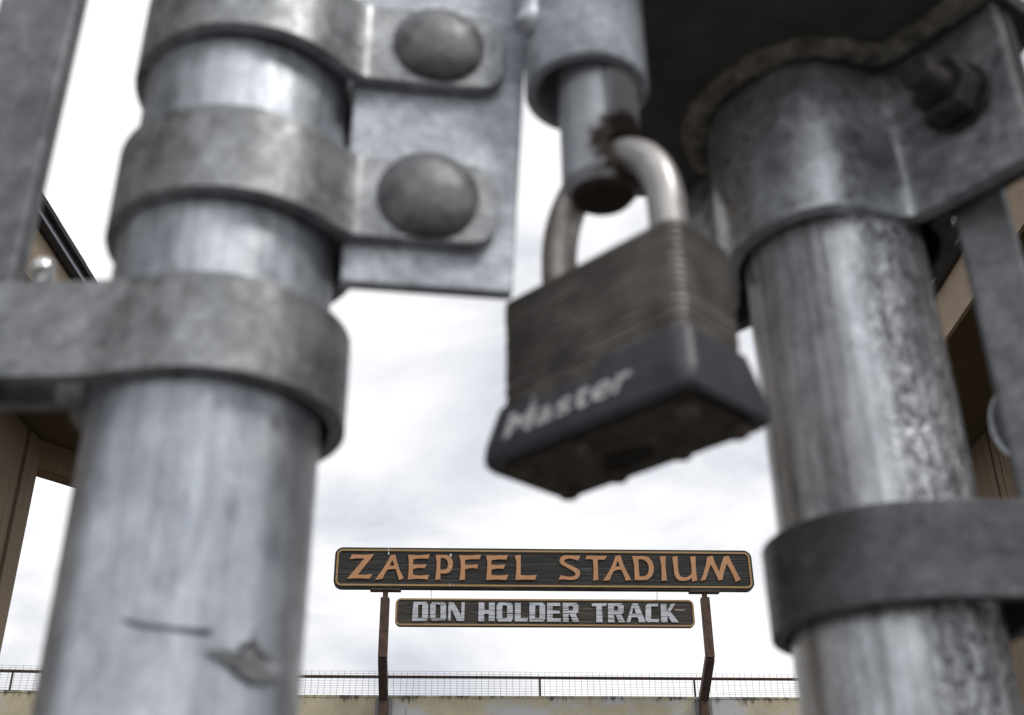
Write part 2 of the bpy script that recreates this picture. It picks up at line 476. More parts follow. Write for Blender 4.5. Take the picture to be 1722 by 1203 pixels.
def canopy(s, label, plabel):
    XI, XJ, XO = 0.79 * HS, 1.008 * HS, 2.1 * HS
    Q = (1.012 * HS, (2.244 if s < 0 else 2.52) * HS)           # a point of the slanting end beam (mirrored coordinates)
    th = R(50); bd = (-math.cos(th), math.sin(th))      # along the beam, towards the opening
    bn = (math.sin(th), math.cos(th))                   # away from the viewer
    dn = bn[0] * Q[0] + bn[1] * Q[1]
    root = thing('canopy_building', (s * XO, 0, 0), label, 'building', 'canopied buildings flanking the gate')
    mir = lambda P: [(s * x, y) for x, y in P]
    # soffit panels, each with its own edges
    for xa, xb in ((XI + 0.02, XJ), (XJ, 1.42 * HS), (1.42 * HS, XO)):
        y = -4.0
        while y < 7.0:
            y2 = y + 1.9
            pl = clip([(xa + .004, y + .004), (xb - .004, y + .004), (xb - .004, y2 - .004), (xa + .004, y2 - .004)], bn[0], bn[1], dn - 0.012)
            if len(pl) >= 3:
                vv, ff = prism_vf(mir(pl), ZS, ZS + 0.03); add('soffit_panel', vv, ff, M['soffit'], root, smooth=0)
            y = y2
    yend = (dn - bn[0] * XI) / bn[1]
    slab = clip([(XI + .06, -4.1), (XO + .1, -4.1), (XO + .1, 8.0), (XI + .06, 8.0)], bn[0], bn[1], dn - 0.02)
    vv, ff = prism_vf(mir(slab), ZS + 0.031, ZS + 0.17); add('roof_slab', vv, ff, M['roofing'], root, smooth=0)
    # fascia along the opening
    vv, ff = prism_vf(mir([(XI, -4.1), (XI + .018, -4.1), (XI + .018, yend + .02), (XI, yend)]), ZS - 0.004, ZS + 0.204)
    add('fascia', vv, ff, M['fascia'], root, smooth=0)
    # gutter: a black trough with a paler drip lip
    def along(prof, y0, y1):
        n = len(prof)
        v_ = [(s * x, y0, z) for x, z in prof] + [(s * x, y1, z) for x, z in prof]
        f_ = [tuple(range(n)), tuple(range(n, 2 * n))] + [(i, (i + 1) % n, n + (i + 1) % n, n + i) for i in range(n)]
        return v_, f_
    z1 = ZS + 0.199
    vv, ff = along([(XI - .002, z1), (XI - .020, z1 - .002), (XI - .034, z1 + .003), (XI - .038, z1 + .038), (XI - .002, z1 + .038)], -4.1, yend)
    gt = add('gutter', vv, ff, M['gutter'], root, smooth=0)
    for k in range(5):
        ya = -3.6 + k * 1.92 + (0.7 if s > 0 else 0.0)
        vv, ff = along([(XI - .0345, z1 + .002 + .002 * (k % 2)), (XI - .039, z1 + .002 + .002 * (k % 2)), (XI - .041, z1 + .015), (XI - .0360, z1 + .015)], ya, min(ya + 1.92, yend))
        add('drip_edge', vv, ff, M['gutter_lip'], gt, smooth=0)
    y = -4.0; rnd = random.Random(3 if s < 0 else 8)
    while y < yend - 0.1:
        L = 0.30
        o = rnd.uniform(-.005, .006); t = rnd.uniform(.018, .026)
        vv, ff = along([(XI - .058 + o, z1 + .039), (XI - .056 + o, z1 + .039 + t), (XI + .30, z1 + .14 + t), (XI + .30, z1 + .12)], y + .003, y + L - .003)
        add('shingle', vv, ff, M['shingle'], root, smooth=0)
        y += L
    # slanting end beam
    def slab_along(t0, t1, n0, n1):
        P = []
        for t, n in ((t0, n0), (t1, n0), (t1, n1), (t0, n1)):
            P.append((Q[0] + bd[0] * t + bn[0] * n, Q[1] + bd[1] * t + bn[1] * n))
        return mir(P)
    vv, ff = prism_vf(slab_along(-0.012, 0.745, 0.0, .075), ZS - 0.132, ZS + 0.168)
    bm_ = add('end_beam', vv, ff, M['beam'], root, smooth=0)
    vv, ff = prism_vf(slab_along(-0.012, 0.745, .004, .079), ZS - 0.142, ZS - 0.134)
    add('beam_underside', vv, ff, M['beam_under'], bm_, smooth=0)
    # boarded side wall under the canopy, ending at the beam
    sh = 0.0
    XW = Q[0] + sh; YE = Q[1]
    pr = thing('boarded_wall', (s * XW, YE, 0), plabel, 'wall', 'boarded walls under the canopies')
    zt = ZS - 0.002
    vv, ff = prism_vf(mir([(XW + .024, 0.55), (XW + .20, 0.55), (XW + .20, YE - .006), (XW + .024, YE - .006)]), 0, zt); add('core', vv, ff, M['beam'], pr, smooth=0)
    edges = [(0.0, 0.138, 0.0), (0.150, 0.285, 0.012), (0.291, 0.62, 0.008)] if s < 0 else [(0.0, 0.372, 0.0), (0.378, 0.632, 0.004), (0.640, 0.70, 0.008)]
    e0 = 0.628 if s < 0 else 0.706
    edges = edges + [(e0 + .40 * i, e0 + .392 + .40 * i, 0.008 + .003 * (i % 2)) for i in range(8)]
    _ = [(0.0, 0.138, 0.0), (0.150, 0.285, 0.012), (0.291, 0.62, 0.008)] + [(0.628 + .40 * i, 1.02 + .40 * i, 0.008 + .003 * (i % 2)) for i in range(8)]
    for t0, t1, n0 in edges:
        vv, ff = prism_vf(mir([(XW + n0, YE - t1), (XW + .023, YE - t1), (XW + .023, YE - t0), (XW + n0, YE - t0)]), 0, zt - 0.001)
        add('board', vv, ff, M['board'], pr, smooth=40, bevel=0.003)

canopy(-1, 'tan canopied building with dark soffit and black gutter, left of the gate', 'tan boarded wall end at the far left below the dark canopy')
canopy(1, 'tan canopied building with dark soffit and black gutter, right of the gate', 'tan boarded wall end at the far right behind the gate pipe')

# ------------------------------------------------------------------ stadium wall with railing
WA = R(4.1)
W0 = Vector((0.29, 12.50, 0))
ZW = at(914, 1171, 12.50).z
def wline(x):
    if x >= -3.3: return 12.50 + (x - 0.29) * math.tan(WA)
    return 12.50 + (-3.3 - 0.29) * math.tan(WA) + (x + 3.3) * math.tan(R(9.0))
wall = thing('stadium_wall', (0.29, 12.50, ZW), 'long cream painted concrete wall with mildew stains behind the sign posts', 'wall')
xs = [-12, -8, -6, -4.5, -3.9, -3.3, -2.7, 0, 4, 8, 14]
poly = [(x, wline(x)) for x in xs] + [(x, wline(x) + 0.3) for x in reversed(xs)]
vv, ff = prism_vf(poly, 0, ZW - 0.022); add('masonry', vv, ff, M['wall'], wall, smooth=0)
poly = [(x, wline(x) - .006) for x in xs] + [(x, wline(x) + 0.306) for x in reversed(xs)]
vv, ff = prism_vf(poly, ZW - 0.0215, ZW); add('coping_edge', vv, ff, M['wall'], wall, smooth=0)

rail = thing('railing', (0.29, 12.58, ZW), 'rusty pipe railing with welded wire mesh on top of the cream wall', 'railing')
ZR = at(914, 1140.0, 12.58).z; ZM = at(914, 1131.5, 12.58).z
rl = lambda x: wline(x) + 0.08
xr = [-11, -8, -6, -4.5, -3.9, -3.3, -2.7, 0, 3, 6, 9, 13]
tube('rail', [(x, rl(x), ZR) for x in xr], 0.0155, M['rail'], rail, 10)
tube('bottom_rail', [(x, rl(x), ZW + 0.012) for x in xr], 0.006, M['rail'], rail, 8)
for px in (-600, 55, 470, 908, 1171, 1600, 2000):
    p = at(px, 1155, 12.58); x = p.x
    tube('rail_post', [(x, rl(x) + .002, ZW + .001), (x, rl(x) + .002, ZR - .012)], 0.0115, M['rail'], rail, 8)
wv, wf = [], []
def wire(a, b, r=0.0017):
    vv, ff = tube_vf([a, b], r, 4, False); o = len(wv)
    wv.extend(vv); wf.extend([tuple(i + o for i in q) for q in ff])
rnd = random.Random(5)
x = -9.0
while x < 11.0:
    j = rnd.uniform(-.012, .012); y = rl(x) - 0.02
    wire((x, y, ZW + .004), (x + j, y + rnd.uniform(-.01, .01), ZM + rnd.uniform(-.003, .003))); x += 0.0675
nz = 11
for k in range(nz):
    z = ZW + 0.012 + (ZM - ZW - 0.012) * k / (nz - 1)
    for xa, xb in zip([-9, -6, -4.5, -3.9, -3.3, -2.7, -1, 1, 3, 5, 7, 9], [-6, -4.5, -3.9, -3.3, -2.7, -1, 1, 3, 5, 7, 9, 11]):
        dz = 0.004 * math.sin(xa * 2.1 + k); dz2 = 0.004 * math.sin(xb * 2.1 + k)
        wire((xa, rl(xa) - .0165, z + dz), (xb, rl(xb) - .0165, z + dz2), 0.0014)
tag(add('wire_mesh', wv, wf, M['wire'], rail, smooth=0), kind='stuff')

# ------------------------------------------------------------------ signs
LETTERS_TOP=[
 ('Z',[[(-2.076,0.126),(-1.958,0.123),(-1.837,0.13),(-1.919,0.014),(-2.0,-0.097),(-1.92,-0.1),(-1.846,-0.091),(-1.877,-0.142),(-1.998,-0.138),(-2.114,-0.144),(-2.03,-0.035),(-1.94,0.084),(-2.023,0.083),(-2.098,0.073)]]),
 ('A',[[(-1.659,0.121),(-1.609,0.128),(-1.589,0.055),(-1.556,-0.042),(-1.507,-0.138),(-1.559,-0.154),(-1.577,-0.091),(-1.599,-0.032),(-1.653,-0.035),(-1.689,-0.042),(-1.717,-0.095),(-1.737,-0.143),(-1.814,-0.155),(-1.736,-0.036),(-1.684,0.061)],[(-1.639,0.067),(-1.611,0.006),(-1.668,0.002)]]),
 ('E',[[(-1.469,0.127),(-1.353,0.123),(-1.235,0.133),(-1.251,0.086),(-1.338,0.088),(-1.412,0.077),(-1.414,0.02),(-1.336,0.017),(-1.266,0.023),(-1.285,-0.019),(-1.355,-0.018),(-1.412,-0.031),(-1.41,-0.096),(-1.333,-0.104),(-1.235,-0.094),(-1.251,-0.145),(-1.359,-0.139),(-1.465,-0.15),(-1.457,-0.034),(-1.46,0.056)]]),
 ('P',[[(-1.172,0.127),(-1.052,0.128),(-1.011,0.112),(-0.986,0.067),(-0.981,0.018),(-0.992,-0.031),(-1.021,-0.066),(-1.061,-0.08),(-1.116,-0.077),(-1.113,-0.144),(-1.17,-0.151),(-1.159,-0.046),(-1.158,0.051)],[(-1.117,0.094),(-1.078,0.094),(-1.047,0.073),(-1.033,0.024),(-1.041,-0.017),(-1.065,-0.038),(-1.119,-0.039)]]),
 ('F',[[(-0.916,0.127),(-0.801,0.124),(-0.676,0.134),(-0.694,0.084),(-0.787,0.084),(-0.851,0.075),(-0.851,0.022),(-0.78,0.021),(-0.709,0.027),(-0.718,-0.021),(-0.786,-0.015),(-0.85,-0.03),(-0.849,-0.144),(-0.909,-0.153),(-0.897,-0.044),(-0.898,0.053)]]),
 ('E',[[(-0.622,0.127),(-0.503,0.127),(-0.384,0.133),(-0.401,0.082),(-0.489,0.085),(-0.564,0.073),(-0.565,0.025),(-0.489,0.02),(-0.414,0.028),(-0.432,-0.021),(-0.503,-0.019),(-0.565,-0.031),(-0.565,-0.093),(-0.483,-0.098),(-0.38,-0.09),(-0.405,-0.146),(-0.51,-0.141),(-0.621,-0.149),(-0.611,-0.042),(-0.608,0.049)]]),
 ('L',[[(-0.309,0.128),(-0.244,0.136),(-0.246,0.017),(-0.247,-0.091),(-0.166,-0.096),(-0.073,-0.088),(-0.093,-0.143),(-0.194,-0.139),(-0.305,-0.145),(-0.292,-0.019),(-0.294,0.065)]]),
 ('S',[[(0.411,0.131),(0.381,0.076),(0.335,0.093),(0.281,0.101),(0.243,0.09),(0.228,0.069),(0.245,0.048),(0.298,0.024),(0.359,-0.007),(0.392,-0.034),(0.401,-0.062),(0.393,-0.097),(0.365,-0.128),(0.327,-0.14),(0.273,-0.141),(0.219,-0.134),(0.161,-0.139),(0.19,-0.088),(0.24,-0.102),(0.301,-0.105),(0.339,-0.094),(0.351,-0.076),(0.343,-0.056),(0.31,-0.032),(0.257,-0.001),(0.203,0.03),(0.18,0.058),(0.181,0.09),(0.203,0.122),(0.247,0.136),(0.329,0.134)]]),
 ('T',[[(0.483,0.135),(0.59,0.132),(0.705,0.131),(0.673,0.09),(0.598,0.09),(0.595,-0.019),(0.597,-0.137),(0.54,-0.148),(0.55,-0.019),(0.547,0.089),(0.506,0.096),(0.463,0.092)]]),
 ('A',[[(0.795,0.132),(0.851,0.141),(0.873,0.053),(0.909,-0.037),(0.953,-0.135),(0.896,-0.145),(0.879,-0.086),(0.852,-0.023),(0.814,-0.023),(0.769,-0.037),(0.74,-0.087),(0.719,-0.14),(0.648,-0.147),(0.711,-0.053),(0.767,0.052)],[(0.819,0.081),(0.84,0.014),(0.789,0.012)]]),
 ('D',[[(0.981,0.132),(1.111,0.134),(1.165,0.119),(1.2,0.07),(1.212,0.007),(1.204,-0.049),(1.178,-0.098),(1.135,-0.133),(1.074,-0.137),(0.992,-0.136),(0.997,-0.058),(0.996,0.047)],[(1.046,0.097),(1.095,0.097),(1.135,0.073),(1.156,0.027),(1.156,-0.022),(1.139,-0.071),(1.104,-0.095),(1.048,-0.096),(1.045,-0.022)]]),
 ('I',[[(1.286,0.129),(1.351,0.136),(1.342,0.029),(1.343,-0.055),(1.347,-0.137),(1.289,-0.145),(1.294,-0.056),(1.296,0.029)]]),
 ('U',[[(1.425,0.125),(1.484,0.137),(1.478,0.03),(1.48,-0.047),(1.498,-0.092),(1.531,-0.104),(1.572,-0.099),(1.608,-0.078),(1.624,-0.053),(1.63,0.031),(1.62,0.129),(1.683,0.138),(1.676,0.031),(1.675,-0.06),(1.68,-0.133),(1.623,-0.152),(1.623,-0.109),(1.583,-0.134),(1.528,-0.144),(1.48,-0.138),(1.448,-0.11),(1.434,-0.069),(1.432,0.015)]]),
 ('M',[[(1.812,0.13),(1.872,0.143),(1.895,0.054),(1.929,-0.037),(1.964,0.055),(1.996,0.132),(2.052,0.144),(2.082,0.056),(2.121,-0.035),(2.158,-0.126),(2.102,-0.149),(2.087,-0.092),(2.06,-0.022),(2.023,0.055),(1.987,-0.029),(1.957,-0.126),(1.915,-0.136),(1.896,-0.079),(1.868,-0.009),(1.843,0.047),(1.811,-0.031),(1.772,-0.128),(1.714,-0.142),(1.753,-0.066),(1.79,0.039)]]),
]
LETTERS_LOW=[
 ('D',[[(-1.404,0.115),(-1.272,0.116),(-1.248,0.089),(-1.244,-0.065),(-1.263,-0.088),(-1.414,-0.089),(-1.412,0.031)],[(-1.354,0.085),(-1.311,0.085),(-1.31,-0.057),(-1.353,-0.057)]]),
 ('O',[[(-1.205,0.113),(-1.076,0.114),(-1.058,0.09),(-1.055,-0.068),(-1.075,-0.088),(-1.204,-0.088),(-1.224,-0.065),(-1.228,0.089)],[(-1.168,0.086),(-1.117,0.086),(-1.114,-0.058),(-1.168,-0.058)]]),
 ('N',[[(-1.03,0.114),(-0.976,0.114),(-0.895,-0.03),(-0.892,0.115),(-0.857,0.115),(-0.863,-0.086),(-0.937,-0.087),(-1.002,0.043),(-1.006,-0.087),(-1.036,-0.087)]]),
 ('H',[[(-0.71,0.113),(-0.648,0.113),(-0.648,0.032),(-0.599,0.032),(-0.6,0.113),(-0.537,0.114),(-0.537,-0.088),(-0.603,-0.088),(-0.601,-0.008),(-0.65,-0.008),(-0.65,-0.089),(-0.714,-0.089),(-0.71,0.035)]]),
 ('O',[[(-0.492,0.114),(-0.366,0.115),(-0.343,0.088),(-0.344,-0.06),(-0.364,-0.091),(-0.5,-0.091),(-0.518,-0.065),(-0.517,0.083)],[(-0.456,0.084),(-0.404,0.084),(-0.407,-0.054),(-0.458,-0.054)]]),
 ('L',[[(-0.321,0.113),(-0.257,0.113),(-0.261,-0.053),(-0.181,-0.053),(-0.188,-0.09),(-0.324,-0.09)]]),
 ('D',[[(-0.165,0.114),(-0.021,0.115),(0.005,0.086),(0.0,-0.062),(-0.022,-0.089),(-0.168,-0.09)],[(-0.102,0.086),(-0.057,0.086),(-0.059,-0.052),(-0.108,-0.052)]]),
 ('E',[[(0.026,0.114),(0.165,0.114),(0.169,0.081),(0.085,0.08),(0.084,0.029),(0.159,0.03),(0.158,-0.001),(0.083,-0.001),(0.082,-0.055),(0.17,-0.054),(0.168,-0.088),(0.02,-0.089)]]),
 ('R',[[(0.194,0.115),(0.341,0.115),(0.364,0.092),(0.359,0.014),(0.33,-0.01),(0.367,-0.09),(0.297,-0.091),(0.267,-0.01),(0.253,-0.01),(0.251,-0.091),(0.191,-0.091)],[(0.256,0.081),(0.303,0.081),(0.301,0.033),(0.255,0.032)]]),
 ('T',[[(0.507,0.111),(0.668,0.112),(0.663,0.08),(0.616,0.08),(0.615,-0.092),(0.546,-0.093),(0.558,0.079),(0.509,0.079)]]),
 ('R',[[(0.683,0.112),(0.83,0.113),(0.852,0.088),(0.848,0.017),(0.82,-0.007),(0.858,-0.091),(0.789,-0.091),(0.76,-0.011),(0.743,-0.011),(0.744,-0.092),(0.675,-0.092)],[(0.746,0.083),(0.791,0.083),(0.787,0.033),(0.742,0.033)]]),
 ('A',[[(0.948,0.114),(1.006,0.114),(1.08,-0.09),(1.007,-0.09),(0.997,-0.037),(0.929,-0.037),(0.913,-0.091),(0.873,-0.091)],[(0.962,0.078),(0.982,0.003),(0.935,0.002)]]),
 ('C',[[(1.114,0.112),(1.229,0.113),(1.223,0.083),(1.149,0.083),(1.14,-0.056),(1.227,-0.056),(1.221,-0.089),(1.101,-0.09),(1.079,-0.063),(1.09,0.086)]]),
 ('K',[[(1.254,0.111),(1.317,0.111),(1.314,0.026),(1.367,0.111),(1.415,0.112),(1.354,0.026),(1.438,-0.091),(1.362,-0.092),(1.318,-0.008),(1.315,-0.089),(1.248,-0.089)]]),
 ('scar',[[(1.397,0.055),(1.512,0.053),(1.508,0.036),(1.406,0.039)]]),
]

YAW = R(3.2)

def sign(name, c, w, zt, zb, r, thick, wood, band, inset, letters, lmat, label, raise_=0.014):
    root = thing(name, (c[0], c[1], c[2] + H), label, 'sign', rz=YAW)
    mid = (zt + zb) / 2; x0 = (w[0] + w[1]) / 2
    W, Hh = w[1] - w[0], zt - zb
    rc = [(x + x0, y + mid) for x, y in rrect(W, Hh, r, 8)]
    def flat(loops, d, y0, nm, mat, bevel=0.0):
        v_, f_ = outline_vf(loops, d)
        v_ = [(x, y0 - z, y) for x, y, z in v_]
        return add(nm, v_, f_, mat, root, smooth=30, local=True, bevel=bevel)
    flat([rc], thick, thick / 2, 'board', wood)
    a = [(x + x0, y + mid) for x, y in rrect(W - 2 * inset, Hh - 2 * inset, max(r - inset, .03), 8)]
    b = [(x + x0, y + mid) for x, y in rrect(W - 2 * inset - 2 * band, Hh - 2 * inset - 2 * band, max(r - inset - band, .02), 8)]
    flat([a, b], 0.010, -0.0045, 'border', M['gold'])
    for n, loops in letters:
        if n == 'scar': flat(loops, 0.004, -0.0015, 'bare_wood_scar', M['bare_wood'])
        else: flat(loops, raise_, -raise_ / 2 + .001, 'letter', lmat)
    return root

s1 = sign('stadium_sign', (0.3173, 12.0, 3.80), (-2.259, 2.308), 0.2105, -0.2405, 0.085, 0.078, M['wood'], 0.020, 0.022, LETTERS_TOP, M['orange'],
          'long dark carved wood sign with orange letters, upper of the two on the rusty posts')
s2 = sign('hanging_sign', (0.325, 12.03, 3.30), (-1.596, 1.616), 0.1590, -0.1380, 0.060, 0.055, M['wood_low'], 0.017, 0.003, LETTERS_LOW, M['white'],
          'shorter dark wood sign with flaking white letters hanging below the orange-lettered sign')
# bird lime streaks on the upper sign
for (x, z, w, h) in ((-1.68, 0.185, .006, .03), (-1.68, 0.145, .010, .035), (-1.005, 0.130, .016, .03), (-1.01, -0.005, .012, .014), (-1.01, -0.205, .005, .03)):
    vv, ff = outline_vf([[(x - w, z - h * .3), (x - w * .2, z + h * .5), (x + w * .2, z + h * .4), (x + w * .6, z - h * .4), (x, z - h * .6)]], 0.003)
    add('droppings', [(a, -0.0155 - q, b) for a, b, q in vv], ff, M['droppings'], s1, smooth=0, local=True)
for px in (725, 1105):
    p0 = at(px, 989, 12.06); p1 = at(px, 1010, 12.06)
    tag(tube('hanger_wire', [(p0.x, p0.y + .01 * px / 1000, p0.z + .01), (p1.x, p0.y + .01 * px / 1000, p1.z - .02)], 0.0035, M['rust_dark'], None, 6),
        'thin rusty hanger wire near the %s end between the two signs' % ('left' if px < 900 else 'right'), 'wire', 'hanger wires between the signs')

for px_t, px_m, px_b, which in ((650, 643.5, 645, 'left'), (1180, 1194, 1183, 'right')):
    ys1 = 12.0 + (at(px_t, 1000, 12.0).x - 0.3173) * math.tan(YAW) + 0.042
    ys2 = wline(at(px_b, 1177, 12.4).x) - 0.052
    top = at(px_t, 1006, ys1); mid = at(px_m, 1105, ys1); bot = at(px_b, 1177, ys2)
    up = Vector((mid.x, mid.y, top.z))
    root = thing('sign_post', (bot.x, bot.y, 0), 'rusty kinked square steel post under the %s end of the signs' % which, 'post', 'posts carrying the signs')
    def square(name, a, b, w, mat, bevel=.006):
        a = Vector(a); b = Vector(b); d = (b - a).normalized(); u = Vector((1, 0, 0)); u = (u - d * u.dot(d)).normalized(); ww = d.cross(u)
        vs = []
        for p in (a, b):
            for i, j in ((-1, -1), (1, -1), (1, 1), (-1, 1)): vs.append(p + u * (i * w / 2) + ww * (j * w / 2))
        return add(name, vs, [(0, 1, 2, 3), (4, 5, 6, 7), (0, 1, 5, 4), (1, 2, 6, 5), (2, 3, 7, 6), (3, 0, 4, 7)], mat, root, smooth=40, bevel=bevel)
    square('upper_post', mid - Vector((0, 0, .015)), up, 0.092, M['rust_post'])
    square('strut', bot, mid, 0.092, M['rust_dark'])  # darker rust here: shade of the leaning underside put into the colour
    square('base_post', (bot.x, bot.y, 0), (bot.x, bot.y, bot.z + .01), 0.093, M['rust_post'])
    zs = 3.80 + H - 0.2405
    lathe('stub', (up.x, up.y, up.z - .03), (0, 0, 1), [(0.029, 0), (0.029, zs - .022 - up.z + .03)], M['rust_dark'], root, 16)
    box('flange_plate', (up.x, up.y, zs - 0.012), (0.33, 0.09, 0.022), M['rust_dark'], root, rz=YAW, bevel=.002)
    ys = wline(bot.x)
    for sx in (-1, 1):
        box('channel_strip', (bot.x + sx * 0.069, ys - .02, (bot.z + .02) / 2), (0.042, 0.036, bot.z + .02), M['channel'], root, bevel=.003)

# ------------------------------------------------------------------ gate hardware: materials
M['pipe'] = galv('galvanised_pipe', (0.44, 0.475, 0.54), (0.70, 0.735, 0.79), rough=0.40, metal=0.72, streak=0.22, seed=1.0, spot_amt=0.5, grain=0.5, zs=0.6)
M['pipe_rough'] = galv('rough_galvanised_pipe', (0.54, 0.56, 0.60), (0.84, 0.865, 0.90), rough=0.28, metal=0.5, streak=0.55, peel=0.6, seed=5.0, spot_amt=0.25, grain=0.6, zs=0.5)
M['band'] = galv('dull_galvanised_band', (0.26, 0.27, 0.28), (0.46, 0.472, 0.487), rough=0.40, metal=0.7, seed=2.0, spot_amt=0.5, spot=(0.13, 0.125, 0.12))
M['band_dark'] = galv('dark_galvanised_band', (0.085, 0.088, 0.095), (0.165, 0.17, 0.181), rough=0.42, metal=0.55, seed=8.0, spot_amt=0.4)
M['plate'] = galv('pale_zinc_plate', (0.44, 0.47, 0.53), (0.64, 0.67, 0.72), rough=0.42, metal=0.5, seed=3.0, spot_amt=0.4)
M['bolt'] = galv('dull_zinc_bolt', (0.12, 0.124, 0.132), (0.30, 0.305, 0.312), rough=0.52, metal=0.55, seed=4.0, spot_amt=0.7, scale=1.1)
M['bar'] = galv('galvanised_bar', (0.17, 0.178, 0.19), (0.27, 0.28, 0.295), rough=0.5, metal=0.5, seed=6.0, spot_amt=0.5)
M['clamp'] = galv('smooth_zinc_clamp', (0.46, 0.48, 0.52), (0.66, 0.685, 0.72), rough=0.34, metal=0.8, seed=9.0, spot_amt=0.06)
M['black_steel'] = mat_plain('dark_plate_steel', (0.105, 0.10, 0.095), 0.55, 0.4, 0.4, 70)
g = Mat('rusty_weld')
gc = g.ramp(g.noise(150, 6, 0.75), [(0.36, (0.11, 0.10, 0.088)), (0.54, (0.29, 0.27, 0.24)), (0.72, (0.52, 0.49, 0.445))])
g.set(color=gc, rough=0.8, metal=0.2); g.bump(g.noise(420, 3), 0.5, 0.0010); M['weld'] = g.m
g = Mat('dark_rusty_bolt')
gc = g.ramp(g.noise(260, 5, 0.65), [(0.3, (0.030, 0.026, 0.024)), (0.7, (0.10, 0.090, 0.084))])
g.set(color=gc, rough=0.5, metal=0.55); g.bump(g.noise(700, 3), 0.3, 0.0006); M['rust_bolt'] = g.m
M['shiny'] = mat_plain('bright_zinc', (0.93, 0.93, 0.92), 0.10, 1.0, 0.05, 200)

ZH = lambda z: z + H
PL = (-0.0652, 0.2200); PR = (0.0893, 0.2662); RP = 0.0241

def pipe(name, c, mat, label):
    o = thing(name, (c[0], c[1], 0.06), label, 'pipe', 'upright gate pipes')
    lathe('tube', (c[0], c[1], 0.06), (0, 0, 1), [(RP, 0), (RP, 2.2), (RP - .0025, 2.2), (RP - .0025, 0)], mat, o, 128, closed=True)
    lathe('cap', (c[0], c[1], 2.262), (0, 0, 1), [(RP + .0015, -.02), (RP + .0015, .004), (RP * .8, .014), (0.0, .02)], M['band'], o, 48)
    return o
left_pipe = pipe('gate_pipe', PL, M['pipe'], 'pale galvanised gate pipe left of the padlock with three bands around it')
pipe('gate_pipe', PR, M['pipe_rough'], 'roughly galvanised gate pipe right of the padlock')

def on_pipe(px, py, c, r):
    d = CAM_X * (px - 861.0) + CAM_Y * (601.5 - py) + CAM_F * 1912.0
    A = d.x * d.x + d.y * d.y; B = -2 * (d.x * c[0] + d.y * c[1]); C_ = c[0] ** 2 + c[1] ** 2 - r * r
    t = (-B - math.sqrt(B * B - 4 * A * C_)) / (2 * A)
    return (math.atan2(d.y * t - c[1], d.x * t - c[0]), d.z * t + H)
def flake(name, pts, c, r, lift, mat, parent):
    """thin raised patch of zinc lying on the pipe, outline given by where it shows"""
    P = [on_pipe(x, y, c, r) for x, y in pts]; n = len(P)
    ca_ = sum(p[0] for p in P) / n; cz_ = sum(p[1] for p in P) / n
    vs = []
    for k, h in ((1.0, 0.00005), (0.88, lift), (0.5, lift * .55)):
        for a, z in P:
            aa, zz = ca_ + (a - ca_) * k, cz_ + (z - cz_) * k
            vs.append((c[0] + (r + h) * math.cos(aa), c[1] + (r + h) * math.sin(aa), zz))
    vs.append((c[0] + (r + lift) * math.cos(ca_), c[1] + (r + lift) * math.sin(ca_), cz_))
    fs = [(j * n + i, j * n + (i + 1) % n, (j + 1) * n + (i + 1) % n, (j + 1) * n + i) for j in range(2) for i in range(n)] + [(2 * n + i, 2 * n + (i + 1) % n, 3 * n) for i in range(n)]
    return add(name, vs, fs, mat, parent, smooth=30)
flake('zinc_flake', [(343, 1097), (362, 1092), (384, 1099), (400, 1099), (404, 1080), (414, 1072), (428, 1075), (434, 1090), (440, 1101), (455, 1106), (466, 1118), (470, 1136), (460, 1147), (440, 1155), (418, 1154), (398, 1141), (384, 1126), (366, 1112), (350, 1106)], PL, RP, 0.0012, M['band'], left_pipe)
flake('scratch', [(200, 1040), (222, 1048), (240, 1052), (268, 1051), (300, 1055), (322, 1057), (356, 1059), (358, 1067), (340, 1070), (318, 1066), (295, 1063), (262, 1059), (238, 1057), (218, 1052)], PL, RP, 0.0002, M['band_dark'], left_pipe)

# ---- the pair of brace bands that hold the bracket plate to the left pipe
CB = (-0.0637, 0.2199); TH = R(8.7)
bu = (math.cos(TH), math.sin(TH)); bv = (-math.sin(TH), math.cos(TH))
def loc2(u, v_): return (CB[0] + bu[0] * u + bv[0] * v_, CB[1] + bu[1] * u + bv[1] * v_)

def bolt_parts(root, pos, axis, r, hgt, shank, mat):
    """low domed carriage bolt: head, shank, nut behind"""
    a = Vector(axis).normalized(); p = Vector(pos)
    T_ = 62; prof = [(r * .98, 0.0), (r, .0009)] + [(r * math.sin(R(t)) / math.sin(R(T_)), .0011 + hgt * (math.cos(R(t)) - math.cos(R(T_))) / (1 - math.cos(R(T_)))) for t in range(T_ - 2, 2, -6)] + [(0.0, .0011 + hgt)]
    hd = lathe('bolt_head', p, a, prof, mat, root, 48)
    lathe('bolt_shank', p - a * shank, a, [(.0045, 0), (.0045, shank - .0005)], mat, hd, 20)
    lathe('nut', p - a * (shank * .82), a, [(.0085, 0), (.0085, .0065)], mat, hd, 6, smooth=0)

def brace_band(z0, z1, uend, label, bolt_u, bolt_z):
    root = thing('brace_band', (CB[0], CB[1], ZH(z0)), label, 'band', 'brace bands clamping the bracket plate')
    path = [loc2(uend, -0.0141), loc2(0.036, -0.0141), loc2(0.0275, -0.0141), loc2(0.0245, -0.0158)] + [loc2(0.0284 * math.cos(R(a)), 0.0284 * math.sin(R(a))) for a in range(-44, -353, -7)]
    path += [loc2(0.0300, -0.0012), loc2(0.036, -0.0030), loc2(uend - .004, -0.0030)]
    path = path[:2] + chaikin(path[2:-1], 2) + path[-1:]
    strap('strap', path, 0.0036, -1, ZH(z0), ZH(z1), M['band'], root, round_start=0.007, round_end=0.006)
    p = loc2(bolt_u, -0.0141)
    bolt_parts(root, (p[0], p[1], ZH(bolt_z)), (-bv[0], -bv[1], 0), 0.0113 if z0 > .16 else 0.0117, 0.0046, 0.026, M['bolt'])
